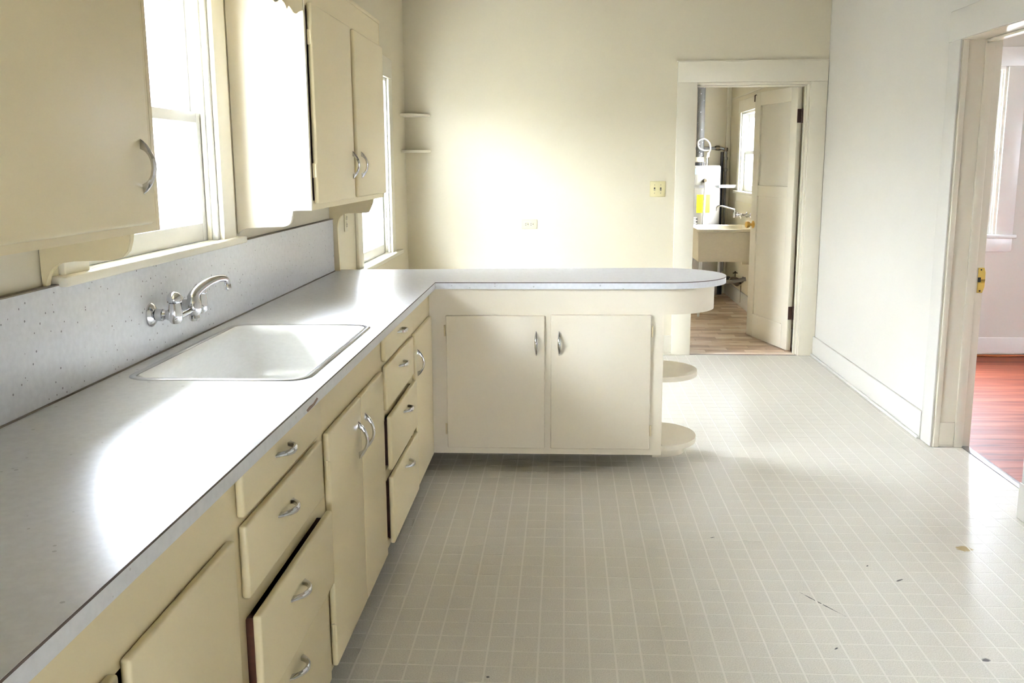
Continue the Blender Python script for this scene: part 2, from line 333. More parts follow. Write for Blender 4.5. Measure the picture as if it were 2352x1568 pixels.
child(lathes('screw', [([(.0038, 0), (.003, .0012)], (3.265, 4.8896, .915), (0, -1, 0))], 'slot', None, 10), t)
child(lathes('screw', [([(.0038, 0), (.003, .0012)], (3.265, 4.8896, .809), (0, -1, 0))], 'slot', None, 10), t)
struct(boxes('trim_4', [(3.236, 3.275, 3.878, 4.893, -.001, .0045)], 'steel', None, .0015), 'thin metal strip between the tile floor and the red wood floor', 'threshold')

# ------------------------------------------------------------------ windows (local: x along wall, +y outward, z up)
def window(name, loc, rz, W, z0, z1, label, casing=.11, meet=.5, depth=.11, stool=.05, stool_over=.06, apron=0., head=.12, mat='trim', stool_th=.026, ends=(True, True), exact=None):
    r = struct(empty(name, loc, rz), label, 'window')
    a, b = -W/2, W/2
    boxes('window_frame', [(a, a+.022, 0, depth, z0, z1), (b-.022, b, 0, depth, z0, z1), (a+.022, b-.022, 0, depth, z1-.022, z1), (a+.022, b-.022, .03, depth+.03, z0, z0+.02)], 'trimw', r, .002)
    boxes('stop_bead', [(a+.022, a+.034, .018, .032, z0+.02, z1-.022), (b-.034, b-.022, .018, .032, z0+.02, z1-.022)], mat, r, .002)
    zm = z0+(z1-z0)*meet; st = .042
    def sash(nm, y0, y1, s0, s1, bot, top):
        s = boxes(nm, [(a+.024, a+.024+st, y0, y1, s0, s1), (b-.024-st, b-.024, y0, y1, s0, s1), (a+.024+st, b-.024-st, y0, y1, s0, s0+bot), (a+.024+st, b-.024-st, y0, y1, s1-top, s1)], 'trimw', r, .003)
        boxes('pane', [(a+.024+st-.006, b-.024-st+.006, (y0+y1)/2-.002, (y0+y1)/2+.002, s0+bot-.006, s1-top+.006)], 'glass', s)
    sash('lower_sash', .034, .064, z0+.021, zm+.02, .062, .036); sash('upper_sash', .067, .097, zm-.016, z1-.024, .036, .045)
    if casing:
        if ends[0]: boxes('casing_side', [(a-casing, a+.004, -.018, 0, z0, z1)], mat, r, .003)
        if ends[1]: boxes('casing_side', [(b-.004, b+casing, -.018, 0, z0, z1)], mat, r, .003)
        boxes('casing_head', [(a-casing, b+casing, -.020, 0, z1, z1+head)], mat, r, .003)
    sx0, sx1 = exact if exact else (a-casing-stool_over, b+casing+stool_over)
    boxes('window_sill', [(sx0, sx1, -stool, .0, z0-stool_th+.022, z0+.022), (a+.001, b-.001, 0, .032, z0-.004, z0+.022)], mat, r, .004)
    if apron: boxes('apron', [(a-casing, b+casing, -.016, 0, z0-.004-apron, z0-.004)], mat, r, .003)
    # sash catch
    lathes('sash_lock', [([(.014, 0), (.014, .006), (.007, .012), (.0, .014)], (0, .049, zm+.02), (0, 0, 1))], 'steel', r, 12)
    return r
yc1 = (W1[0]+W1[1])/2
window('window_1', (0, yc1, 0), H, W1[1]-W1[0], W1[2], W1[3], 'white double-hung window over the kitchen sink', .115, .5, stool=.042, stool_th=.024, exact=(2.164-yc1, 3.452-yc1), head=.10)
yc2 = (W2[0]+W2[1])/2
window('window_2', (0, yc2, 0), H, W2[1]-W2[0], W2[2], W2[3], 'white double-hung window in the nook beyond the peninsula', .12, .5, stool=.05, stool_over=.13, head=.13)
window('window_3', (3.0, 9.70, 0), -H, 1.0, 1.135, 1.945, 'small white window over the laundry tub', .10, .5, depth=.14, stool=.045, stool_over=.05, apron=.08, mat='trim')
window('window_4', (3.945, YB, 0), 0, .83, .893, 2.11, 'window in the far wall of the room with red wood floor', .12, .5, depth=.125, stool=.04, stool_over=.02, apron=.10, head=.135, mat='trimw')
window('fill_window_5', (6.8, 4.70, 0), -H, .62, .85, 2.15, 'unseen window added to light the room with red wood floor', .12, .5, mat='trimw')  # added out of view to let more daylight into the side room

window('fill_window_6', (1.25, YF, 0), math.pi, 1.0, .45, 1.15, 'low window added behind the camera as fill light', .10, .5, mat='trim')  # added window out of view, brightens the floor and low cabinet fronts

# ------------------------------------------------------------------ laundry room shell
struct(boxes('wall_laundry_right', wall_boxes_x(3.0, 3.14, YB+.125, 11.04, -.1, CEIL, [(9.20, 10.20, 1.135, 1.945)]), 'wall'), 'cream laundry wall with a window over the tub', 'wall')
struct(boxes('wall_laundry_back', [(1.06, 3.0, 10.9, 11.04, -.1, CEIL)], 'wall'), 'cream laundry wall behind the water heater', 'wall')
struct(boxes('wall_laundry_left', [(1.06, 1.2, YB+.125, 10.9, -.1, CEIL)], 'wall'), 'cream wall on the left side of the laundry', 'wall')
baseboard('baseboard_laundry', [(2.984, 3.0, 7.6, 10.9, 0, .15)], 'white baseboard along the laundry wall', 'trimw')
struct(boxes('trim_5', [(2.955, 3.0, 10.86, 10.9, 0, CEIL)], 'trim', None, .004), 'cream corner strip behind the laundry pipes', 'trim')
struct(boxes('trim_6', [(2.992, 3.0, 7.45, 10.86, 2.11, 2.122)], 'trim', None, .004), 'cream picture rail on the laundry wall', 'trim')
fl = struct(boxes('floor_laundry', [(1.2, 3.0, YB+.002, 10.9, -.1, -.002)], 'seam'), 'tan and brown plank-patterned laundry floor', 'floor')
bw, bh = .305, .098; src = None
for j in range(37):
    y0 = YB+.004+j*bh; y1 = min(y0+bh-.0015, 10.899)
    if y1-y0 < .02: continue
    xo = 1.2-((j*.41) % 1)*bw
    k = 0
    while xo+k*bw < 3.0:
        x0, x1 = max(1.2, xo+k*bw), min(3.0, xo+(k+1)*bw-.0015); k += 1
        if y0 < YB+.125 and (x1 < 2.15 or x0 > 2.957): continue
        if y0 < YB+.125: x0, x1 = max(x0, 2.151), min(x1, 2.956)
        if x1-x0 < .01: continue
        if x1 < 1.9:   # out of sight from the doorway: not individual pieces
            continue
        bm = bmesh.new(); topbox(bm, x0, x1, y0, y1, -.002, 0); finish('plank', bm, 'parquet', fl)
bm = bmesh.new()
for j in range(37):
    y0 = YB+.004+j*bh; y1 = min(y0+bh-.0015, 10.899); xo = 1.2-((j*.41) % 1)*bw
    for k in range(4):
        x0, x1 = max(1.2, xo+k*bw), min(3.0, xo+(k+1)*bw-.0015)
        if x1 < 1.9 and x1-x0 > .01 and y0 > YB+.125 and y1 > y0: topbox(bm, x0, x1, y0, y1, -.002, 0)
finish('plank_field', bm, 'parquet', fl)['kind'] = 'stuff'

# ------------------------------------------------------------------ living room shell
struct(boxes('wall_living_back', wall_boxes_y(YB, YB+.125, XR, 6.94, -.1, CEIL, [(3.53, 4.36, .893, 2.11)]), 'wallr'), 'white far wall seen through the right doorway', 'wall')
struct(boxes('wall_living_right', wall_boxes_x(6.8, 6.94, 1.36, YB, -.1, CEIL, [(4.39, 5.01, .85, 2.15)]), 'wallr'), 'white side wall of the room with red wood floor', 'wall')
struct(boxes('wall_living_front', [(XL2, 6.8, 1.36, 1.5, -.1, CEIL)], 'wallr'), 'white near wall of the room with red wood floor', 'wall')
bb = baseboard('baseboard_living', [(XL2, 6.8, YB-.016, YB, .018, .145)], 'white baseboard in the room with red wood floor', 'trimw')
boxes('shoe_moulding', [(XL2, 6.8, YB-.034, YB-.016, 0, .018), ], 'shoe', bb, .006)['label'] = 'orange-brown wooden shoe moulding'
fl = struct(boxes('floor_living', [(3.262, 6.8, 1.5, YB, -.1, -.003)], 'dark'), 'glossy red-brown wood plank floor seen through the right doorway', 'floor')
pw = .0826; j = 0; y0 = 1.5
while y0 < YB-.035:
    y1 = min(y0+pw-.001, YB-.034)
    xs = 3.276 if D2[0]+.015 < y0 and y1 < D2[1]-.015 else XL2
    cut = 4.1+random.random()*2.2
    for a, b in ((xs, cut-.0006), (cut+.0006, 6.8)):
        bm = bmesh.new(); topbox(bm, a, b, y0, y1, -.003, 0); finish('plank', bm, 'oak', fl)
    y0 += pw

# ------------------------------------------------------------------ door to the laundry (local: x from hinge, y thickness)
d = struct(empty('door_1', (2.950, 7.452, 0), math.atan2(.72, -.175)), 'cream laundry door with obscured glass panel and brass knob, standing open', 'door')
DW, DT = .742, .036
boxes('door_frame', [(0, .105, 0, DT, .008, 2.0), (DW-.105, DW, 0, DT, .008, 2.0), (.105, DW-.105, 0, DT, .008, .20), (.105, DW-.105, 0, DT, 1.175, 1.262), (.105, DW-.105, 0, DT, 1.895, 2.0)], 'trim', d, .003)
boxes('door_panel', [(.105, DW-.105, .012, DT-.012, .20, 1.175)], 'trim', d)
boxes('glass_panel', [(.105, DW-.105, .014, DT-.014, 1.262, 1.895)], 'obscure', d)['label'] = 'obscured glass panel in the upper half of the door'
kb = lathes('knob', [([(.012, 0), (.011, .03), (.024, .036), (.029, .05), (.026, .063), (.012, .069), (0, .07)], (DW-.055, DT, .94), (0, 1, 0)), ([(.012, 0), (.011, .03), (.024, .036), (.029, .05), (.026, .063), (.012, .069), (0, .07)], (DW-.055, 0, .94), (0, -1, 0))], 'oldbrass', d); kb['label'] = 'aged brass knob'
lathes('rosette', [([(.031, 0), (.031, .003), (.02, .008), (.012, .01)], (DW-.055, DT, .94), (0, 1, 0)), ([(.031, 0), (.031, .003), (.02, .008), (.012, .01)], (DW-.055, 0, .94), (0, -1, 0))], 'oldbrass', d)
for z in (1.785, .30):
    bm = bmesh.new(); bbox(bm, -.003, 0, .002, DT-.002, z-.05, z+.05); tube(bm, [(-.006, -.004, z-.052), (-.006, -.004, z+.052)], .006, 10)
    hg = finish('hinge', bm, 'darkhinge', d, True); hg['label'] = 'dark bronze butt hinge'
tubes('hook', [([(DW-.02, DT, 1.985), (DW-.02, DT+.012, 1.98), (DW-.02, DT+.012, 1.93)], .004)], 'darkhinge', d, 8)

# ------------------------------------------------------------------ pulls and hinges (shared meshes)
def pull_mesh():
    L, Hh = .115, .030; n = 28; bm = bmesh.new(); rings = []
    for i in range(n+1):
        s = -1+2*i/n; x = s*L/2
        ho = Hh*(1-abs(s)**1.9)**.85 + .001
        hi = .0225*max(0, 1-(x/.036)**2)**.55 if abs(x) < .036 else 0.
        wd = .0068*(1-.72*abs(s)**2.2)+.0006
        rings.append([bm.verts.new(p) for p in ((x, -wd*.75, hi), (x, wd*.75, hi), (x, wd, (ho+hi)*.52), (x, wd*.45, ho), (x, -wd*.45, ho), (x, -wd, (ho+hi)*.52))])
    for a, b in zip(rings, rings[1:]):
        for k in range(6): bm.faces.new((a[k], a[(k+1) % 6], b[(k+1) % 6], b[k]))
    bm.faces.new(rings[0]); bm.faces.new(rings[-1][::-1])
    bmesh.ops.recalc_face_normals(bm, faces=bm.faces[:])
    me = bpy.data.meshes.new('pull'); bm.to_mesh(me); bm.free(); me.materials.append(MT['chrome'])
    me.polygons.foreach_set('use_smooth', [True]*len(me.polygons)); me.set_sharp_from_angle(angle=math.radians(55)); return me
PULL = pull_mesh()
def pull(parent, loc, along, out):
    """along: direction of the length; out: away from the face"""
    a, o = Vector(along), Vector(out); c = o.cross(a)
    m = Matrix((a, c, o)).transposed().to_4x4(); m.translation = loc
    h = bpy.data.objects.new('handle', PULL); COL.objects.link(h); h.parent = parent; h.matrix_local = m; h['label'] = 'curved chrome pull'
    return h
def hinge_mesh():
    bm = bmesh.new(); tube(bm, [(0, 0, -.026), (0, 0, .026)], .0045, 8); bbox(bm, -.010, .0, -.0035, 0, -.024, .024, .001)
    bmesh.ops.recalc_face_normals(bm, faces=bm.faces[:]); me = bpy.data.meshes.new('hinge'); bm.to_mesh(me); bm.free(); me.materials.append(MT['cab']); return me
HINGE = hinge_mesh()
def hinge(parent, loc, rz=0.):
    h = bpy.data.objects.new('hinge', HINGE); COL.objects.link(h); h.parent = parent; h.location = loc; h.rotation_euler = (0, 0, rz); return h

# ------------------------------------------------------------------ base cabinets, left run (faces +x)
def face_frame(y0, y1, openings, z0=ZB, z1=CT-CTH):
    """solid face between y0..y1 minus stacked openings (a, b, c, d)"""
    a = openings[0][0]; b = openings[0][1]; out = [(y0, a, z0, z1), (b, y1, z0, z1)]
    zs = sorted(openings, key=lambda o: o[2]); z = z0
    for o in zs: out.append((a, b, z, o[2])); z = o[3]
    out.append((a, b, z, z1)); return [(XF-.018, XF, p, q, r, s) for p, q, r, s in out if s-r > 1e-4 and q-p > 1e-4]
def carcass(parent, y0, y1, openings, mat='cab'):
    T = .016
    fr = boxes('face_frame', face_frame(y0, y1, openings), mat, parent)
    boxes('carcass', [(.003, XF-.018, y0+.0005, y0+T, ZB, CT-CTH), (.003, XF-.018, y1-T, y1-.0005, ZB, CT-CTH), (.003, .012, y0+T, y1-T, ZB, CT-CTH), (.012, XF-.018, y0+T, y1-T, ZB, ZB+.016)], 'brown', parent)
    boxes('toe_kick', [(.285, .30, y0, y1, 0, ZB)], mat, parent)
def front(name, parent, y0, y1, z0, z1, out=0., mat='cab', th=XD-XF):
    return boxes(name, [(XF+.0008+out, XF+th+out, y0, y1, z0, z1)], mat, parent, .006, 3)
def drawer(parent, y0, y1, z0, z1, out=0., hz=None, hy=None, slant=0.):
    f = front('drawer', parent, y0, y1, z0, z1, out)
    boxes('drawer_box', [(.06+out, XF+.0008+out, y0+.02, y0+.032, z0+.012, z1-.014), (.06+out, XF+.0008+out, y1-.032, y1-.02, z0+.012, z1-.014), (.06+out, XF+.0008+out, y0+.032, y1-.032, z0+.012, z0+.02), (.06+out, .072+out, y0+.032, y1-.032, z0+.02, z1-.014)], 'brown', f)
    pull(f, (XD+out, hy if hy else (y0+y1)/2, hz if hz else (z0+z1)/2+.01), (0, 1, 0), (1, 0, 0))
def door(parent, y0, y1, z0, z1, hy, hz, hinge_at=None, mat='cab'):
    f = front('door', parent, y0, y1, z0, z1, 0, mat)
    pull(f, (XD, hy, hz), (0, 0, 1), (1, 0, 0))
    if hinge_at:
        for z in (z0+.10, z1-.10): hinge(f, (XF+.010, hinge_at, z), 0 if hinge_at > (y0+y1)/2 else math.pi)
    return f
ZD = (.095, .756)
c = tag(empty('base_cabinet', (.3, 1.2, 0)), 'cream two-door base cabinet nearest the viewer, cut off at the bottom left', 'cabinet', 'base cabinets along the left wall')
c.location = (0, 0, 0)
carcass(c, .70, 1.700, [(.77, 1.66, .11, .74)])
door(c, .755, 1.197, *ZD, 1.15, .55); door(c, 1.231, 1.675, *ZD, 1.278, .55)
c = tag(empty('base_cabinet'), 'cream bank of four drawers left of the sink doors, third drawer standing open', 'cabinet', 'base cabinets along the left wall')
carcass(c, 1.700, 2.360, [(1.755, 2.315, .115, .335), (1.755, 2.315, .375, .555), (1.755, 2.315, .64, .735), (1.755, 2.315, .785, .86)])
drawer(c, 1.735, 2.335, .775, .872, 0, .835, 2.0); drawer(c, 1.74, 2.335, .605, .757, 0, .70, 2.0)
drawer(c, 1.74, 2.335, .37, .570, .018, .505, 2.0); drawer(c, 1.745, 2.335, .095, .352, 0, .305, 2.02)
c = tag(empty('base_cabinet'), 'cream two-door cabinet below the sink with paired chrome pulls', 'cabinet', 'base cabinets along the left wall')
carcass(c, 2.360, 3.195, [(2.42, 3.14, .115, .735)])
door(c, 2.400, 2.803, *ZD, 2.755, .634, 2.397); door(c, 2.806, 3.165, *ZD, 2.855, .634)
c = tag(empty('base_cabinet'), 'cream bank of four drawers right of the sink doors', 'cabinet', 'base cabinets along the left wall')
carcass(c, 3.195, 3.855, [(3.25, 3.81, .115, .335), (3.25, 3.81, .375, .555), (3.25, 3.81, .64, .735), (3.25, 3.81, .785, .86)])
drawer(c, 3.222, 3.825, .775, .872, 0, .838, 3.52); drawer(c, 3.228, 3.83, .60, .757, 0, .708, 3.53)
drawer(c, 3.24, 3.835, .38, .577, .010, .527, 3.55); drawer(c, 3.255, 3.85, .10, .352, .008, .305, 3.565)
c = tag(empty('base_cabinet'), 'narrow cream single-door base cabinet in the inner corner beside the peninsula', 'cabinet', 'base cabinets along the left wall')
carcass(c, 3.855, 4.424, [(3.92, 4.38, .115, .735)])
door(c, 3.885, 4.37, *ZD, 3.925, .628, 4.374)

# ------------------------------------------------------------------ peninsula cabinet (faces -y)
c = tag(empty('peninsula_cabinet'), 'cream peninsula cabinet with two doors, curved apron and round end shelves', 'cabinet')
PF, PBK, PXE = 4.425, 4.93, 1.655
def arc(cx, cy, rx, ry, n=28): return [(cx+rx*math.sin(math.pi*k/n), cy-ry*math.cos(math.pi*k/n)) for k in range(n+1)]
boxes('face_frame', [(XF, .66, PF, PF+.018, ZB, .88-.002), (1.58, PXE, PF, PF+.018, ZB, .757), (.66, 1.58, PF, PF+.018, .735, .757), (.66, 1.58, PF, PF+.018, ZB, .125), (1.09, 1.145, PF, PF+.018, .125, .735), (.66, PXE, PF, PF+.018, .757, .878)], 'cabw', c)
boxes('carcass', [(.003, .02, PF+.018, PBK, ZB, .878), (PXE-.018, PXE, PF+.018, PBK, ZB, .757), (.02, PXE-.018, PBK-.012, PBK, ZB, .878), (.02, PXE-.018, PF+.018, PBK-.012, ZB, ZB+.016)], 'cabw', c)
boxes('toe_kick', [(.30, PXE-.03, PF+.33, PF+.345, 0, ZB)], 'cabw', c)
slab('apron', [(PXE, PF)]+arc(PXE+.0005, 4.69, .263, 4.69-PF)+[(PXE, 4.955)], FZ, .757, .878, 'cabw', c, .002)
def pdoor(x0, x1, z0, z1, hx, hz, hinge_x):
    f = boxes('door', [(x0, x1, PF-.018, PF-.0008, z0, z1)], 'cabw', c, .006, 3)
    pull(f, (hx, PF-.018, hz), (0, 0, 1), (0, -1, 0))
    for z in (.205, .680): hinge(f, (hinge_x, PF-.010, z), -H if hinge_x > hx else H)
pdoor(.640, 1.104, .113, .752, 1.064, .622, .6355); pdoor(1.131, 1.597, .113, .757, 1.171, .622, 1.6015)
slab('end_shelf', [(PXE, 4.44)]+arc(PXE+.001, 4.645, .187, .205)+[(PXE, 4.85)], FZ, .432, .456, 'cabw', c, .006)
slab('end_shelf', [(PXE, 4.445)]+arc(PXE+.001, 4.665, .192, .22)+[(PXE, 4.885)], FZ, .096, .121, 'cabw', c, .006)
slab('end_plinth', [(PXE-.02, 4.655)]+arc(PXE+.001, 4.775, .15, .12)+[(PXE-.02, 4.895)], FZ, 0, .096, 'cabw', c, 0)

# ------------------------------------------------------------------ countertop with sink cut-out
def rrect(x0, x1, y0, y1, r, n=6):
    out = []
    for cx, cy, a0 in ((x1-r, y1-r, 0), (x0+r, y1-r, H), (x0+r, y0+r, 2*H), (x1-r, y0+r, 3*H)):
        for k in range(n+1): a = a0+H*k/n; out.append((cx+r*math.cos(a), cy+r*math.sin(a)))
    return out
CD = .597
outline = [(.0, .69), (CD, .69), (CD, 4.394), (1.62, 4.402)] + [(1.655+.322*math.sin(math.pi*k/32), 4.715-.312*math.cos(math.pi*k/32)) for k in range(1, 32)] + [(1.62, 5.024), (.0, 4.925)]
SK = (.066, .548, 2.335, 3.192)
hole = rrect(SK[0]+.008, SK[1]-.008, SK[2]+.008, SK[3]-.008, .055)
bm = bmesh.new()
def loopv(pts, z): 
    vs = [bm.verts.new((x, y, z)) for x, y in pts]; return vs, [bm.edges.new((vs[i], vs[(i+1) % len(vs)])) for i in range(len(vs))]
def two(z):
    a, ea = loopv(outline, z); b, eb = loopv(hole, z); bmesh.ops.triangle_fill(bm, edges=ea+eb, use_beauty=True); return a, b
a0, b0 = two(CT-CTH); a1, b1 = two(CT)
for lo, hi in ((a0, a1), (b0, b1)):
    for i in range(len(lo)): bm.faces.new((lo[i], lo[(i+1) % len(lo)], hi[(i+1) % len(lo)], hi[i]))
ct = tag(finish('countertop', bm, 'counter', None, True, 30), 'white speckled L-shaped laminate countertop with a rounded peninsula end', 'countertop')
bm = bmesh.new()   # dark seam along the top of the edge band
path = outline[1:-1]
for (xa, ya), (xb, yb) in zip(path, path[1:]):
    dx, dy = xb-xa, yb-ya; L = math.hypot(dx, dy); nx, ny = dy/L*.0007, -dx/L*.0007
    vs = [bm.verts.new(p) for p in ((xa+nx, ya+ny, CT-.0042), (xb+nx, yb+ny, CT-.0042), (xb+nx, yb+ny, CT-.0005), (xa+nx, ya+ny, CT-.0005), (xa-nx, ya-ny, CT-.0042), (xb-nx, yb-ny, CT-.0042), (xb-nx, yb-ny, CT-.0005), (xa-nx, ya-ny, CT-.0005))]
    for f in ((0, 1, 2, 3), (4, 7, 6, 5), (0, 3, 7, 4), (1, 5, 6, 2), (3, 2, 6, 7), (0, 4, 5, 1)): bm.faces.new([vs[k] for k in f])
finish('edge_seam', bm, 'seam', ct)['label'] = 'dark seam line along the counter edge'
slab('edge_chip', [(2.14, .8855), (2.17, .8885), (2.20, .887), (2.235, .893), (2.245, .888), (2.21, .881), (2.15, .8795)], FX, CD-.001, CD+.0009, 'chip', ct, 0, False)['label'] = 'brown chip in the edge band'
# backsplash
bs = tag(boxes('backsplash', [(.001, .020, .69, 4.848, CT+.0005, BS)], 'splash', None, .001), 'white black-speckled laminate backsplash behind the sink', 'backsplash')
for ya, yb in ((.69, 2.16), (3.455, 4.848)): boxes('top_trim', [(.001, .0225, ya, yb, BS, BS+.003)], 'caulk', bs)
boxes('caulk_line', [(.0195, .0235, .69, 4.848, CT+.0004, CT+.0042)], 'caulk', bs)
# ------------------------------------------------------------------ sink
s = tag(empty('kitchen_sink', (0, 0, 0)), 'white enamel drop-in sink with a steel rim', 'sink')
bm = bmesh.new()
def ring(pts, z): return [bm.verts.new((x, y, z)) for x, y in pts]
def loft(rings):
    for a, b in zip(rings, rings[1:]):
        for i in range(len(a)): bm.faces.new((a[i], a[(i+1) % len(a)], b[(i+1) % len(a)], b[i]))
def sr(ins, r): return rrect(SK[0]+ins, SK[1]-ins, SK[2]+ins, SK[3]-ins, r)
loft([ring(sr(0, .06), CT+.0006), ring(sr(.002, .058), CT+.003), ring(sr(.013, .05), CT+.0035), ring(sr(.017, .047), CT+.0006)])
finish('rim', bm, 'steel', s, True, 60)['label'] = 'steel sink rim'
bm = bmesh.new()
R = [ring(sr(.016, .047), CT+.001), ring(sr(.021, .045), CT+.002), ring(sr(.027, .045), CT-.004), ring(sr(.034, .05), CT-.03), ring(sr(.046, .06), CT-.135), ring(sr(.058, .065), CT-.160), ring(sr(.085, .065), CT-.172), ring(sr(.15, .05), CT-.176)]
loft(R); bm.faces.new(R[-1])
bo = finish('basin', bm, 'enamel', s, True, 40)
md = bo.modifiers.new('thickness', 'SOLIDIFY'); md.thickness = .004; md.offset = -1
lathes('drain', [([(.045, 0), (.045, .003), (.034, .004), (.030, .001), (0, .0005)], (.307, 2.76, CT-.1755), (0, 0, 1))], 'steel', s)
# ------------------------------------------------------------------ kitchen faucet
f = tag(empty('kitchen_faucet', (0, 0, 0)), 'chrome wall-mounted faucet with two handles and curved spout above the sink', 'faucet')
YL, YR, ZF = 2.642, 2.838, 1.030; YC = (YL+YR)/2
for y in (YL, YR):
    lathes('escutcheon', [([(.034, 0), (.034, .004), (.028, .010), (.018, .014), (.015, .016)], (.0205, y, ZF), (1, 0, 0))], 'chrome', f, 32)
    lathes('supply_nut', [([(.015, 0), (.0175, .002), (.0175, .020), (.014, .022), (.0125, .030)], (.036, y, ZF), (1, 0, 0))], 'chrome', f, 12)
    lathes('valve_body', [([(.012, 0), (.016, .008), (.018, .02), (.018, .026)], (.064, y, ZF), (1, 0, 0)), ([(.0, -.026), (.012, -.024), (.0195, -.014), (.0205, 0), (.018, .02), (.016, .034)], (.092, y, ZF), (0, 0, 1))], 'chrome', f)
    lathes('handle', [([(.016, 0), (.0205, .003), (.0215, .010), (.019, .022), (.012, .030), (0, .033)], (.092, y, ZF+.034), (0, 0, 1))], 'chrome', f, 20)
tubes('cross_bar', [(smoothpath([(.096, YL, ZF-.006), (.102, (YL+YC)/2, ZF-.002), (.106, YC, ZF+.002), (.102, (YR+YC)/2, ZF-.002), (.096, YR, ZF-.006)], 6), .0095)], 'chrome', f, 14)
lathes('centre_body', [([(0, -.036), (.012, -.034), (.016, -.026), (.014, -.018), (.022, -.008), (.024, .006), (.021, .022), (.017, .032), (.0175, .038), (.013, .046)], (.108, YC, ZF+.002), (0, 0, 1))], 'chrome', f)
sp_path = smoothpath([(.108, YC, ZF+.036), (.113, YC+.010, ZF+.050), (.126, YC+.036, ZF+.066), (.145, YC+.074, ZF+.079), (.160, YC+.104, ZF+.081), (.1675, YC+.119, ZF+.074), (.169, YC+.122, ZF+.058)], 6)
nn = len(sp_path)
tubes('spout', [(sp_path, [.0165-.0075*min(1, i/(nn*.8)) for i in range(nn)])], 'chrome', f, 16)
lathes('aerator', [([(.009, 0), (.0105, .002), (.0105, .016), (.008, .018)], (.169, YC+.122, ZF+.062), (.05, .05, -1))], 'chrome', f, 16)

# ------------------------------------------------------------------ upper cabinets
UF, UD = .280, .299       # frame / door face
def upper(y0, y1, z0, z1, doors, label, left_pts=None, right_pts=None):
    c = tag(empty('wall_cabinet'), label, 'cabinet', 'wall cabinets either side of the sink window')
    boxes('carcass', [(.002, UF-.03, y0+.02, y1-.02, z0+.018, z1)], 'brown', c)
    boxes('bottom_board', [(.002, UF-.0005, y0+.02, y1-.02, z0, z0+.018)], 'cab', c)
    fa, fb_ = doors[0][0], doors[-1][1]
    boxes('face_frame', [(UF-.018, UF, y0+.02, max(y0+.0205, fa-.012), z0+.018, z1), (UF-.018, UF, fb_-.03, y1-.02, z0+.018, z1), (UF-.018, UF, max(y0+.0205, fa-.012), fb_-.03, doors[0][3]-.012, z1), (UF-.018, UF, max(y0+.0205, fa-.012), fb_-.03, z0+.018, doors[0][2]+.012)], 'cab', c)
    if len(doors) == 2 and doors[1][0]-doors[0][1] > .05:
        g0 = doors[0][1]+.030; cs = boxes('centre_stile', [(UF-.03, UF-.003, g0, doors[1][0]+.02, z0+.018, doors[0][3])], 'brown', c)  # dark brown stile edge put in so the door gap reads dark
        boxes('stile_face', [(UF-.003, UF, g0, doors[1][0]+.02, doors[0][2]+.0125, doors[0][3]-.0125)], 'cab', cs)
    def end(pts, ya, yb, mat='cab'): slab('end_panel', [(.002, z1), (.002, pts[0][1])]+pts+[(UF, z0), (UF, z1)], FY, ya, yb, mat, c, .0015)
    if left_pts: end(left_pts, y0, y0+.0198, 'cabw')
    else: boxes('end_panel', [(.002, UF, y0, y0+.0198, z0, z1)], 'cab', c)
    end(right_pts, y1-.0198, y1)
    boxes('crown_strip', [(.002, UF+.004, y0, y1, z1, z1+.018)], 'cab', c, .003)
    for (a, b, za, zb, hy, hinge_y) in doors:
        dd = boxes('door', [(UF+.0008, UD, a, b, za, zb)], 'cab', c, .008, 4)
        pull(dd, (UD, hy, 1.445), (0, 0, 1), (1, 0, 0))
        if hinge_y:
            for z in (za+.12, zb-.12): hinge(dd, (UF+.006, hinge_y, z), 0 if hinge_y > (a+b)/2 else math.pi)
    return c
brL = [(.012, 1.1775), (.017, 1.199), (.024, 1.213), (.033, 1.223), (.047, 1.231), (.083, 1.234), (.175, 1.237), (.196, 1.243), (.209, 1.257), (.216, 1.279), (.219, 1.304)]
pnR = [(.006, 1.200), (.014, 1.211), (.022, 1.218), (.034, 1.222), (.091, 1.223), (.176, 1.226), (.190, 1.231), (.200, 1.240), (.206, 1.256), (.2095, 1.284)]
brR = [(.046, .9115), (.043, 1.03), (.041, 1.13), (.043, 1.152), (.049, 1.174), (.060, 1.192), (.076, 1.202), (.10, 1.204), (.19, 1.206), (.203, 1.208), (.210, 1.220), (.218, 1.236), (.226, 1.256), (.230, 1.284)]
upper(.72, 2.143, 1.304, 2.12, [(.745, 1.385, 1.322, 2.01, 1.335, None), (1.41, 2.072, 1.322, 2.01, 2.027, None)], 'cream wall cabinet at the upper left, its end cut off by the picture edge', None, brL)
upper(3.464, 4.872, 1.284, 2.12, [(3.497, 4.127, 1.306, 2.011, 4.09, 3.492), (4.197, 4.845, 1.306, 2.011, 4.263, 4.849)], 'cream two-door wall cabinet between the sink window and the nook', pnR, brR)
# scalloped valance over the window
prof = []
lobes = []
y = 3.462
base = [(0, 1.976), (.045, 1.966), (.075, 1.955), (.10, 1.951), (.125, 1.953), (.15, 1.961), (.17, 1.966), (.182, 1.964), (.190, 1.957), (.197, 1.950), (.205, 1.956), (.225, 1.967), (.255, 1.972), (.285, 1.967), (.31, 1.957), (.335, 1.952)]
full_s = base + [(.67-a, b) for a, b in base[::-1][1:]]
pts = [(3.462-a*.985, b) for a, b in full_s] + [(3.462-.66-a*.985, b) for a, b in full_s[1:]]
pts[-1] = (2.145, 1.976)
tag(slab('window_valance', pts+[(2.145, 2.12), (3.462, 2.12)], FX, .258, .278, 'cab', None, .001), 'cream scalloped wooden valance across the top of the sink window', 'valance')

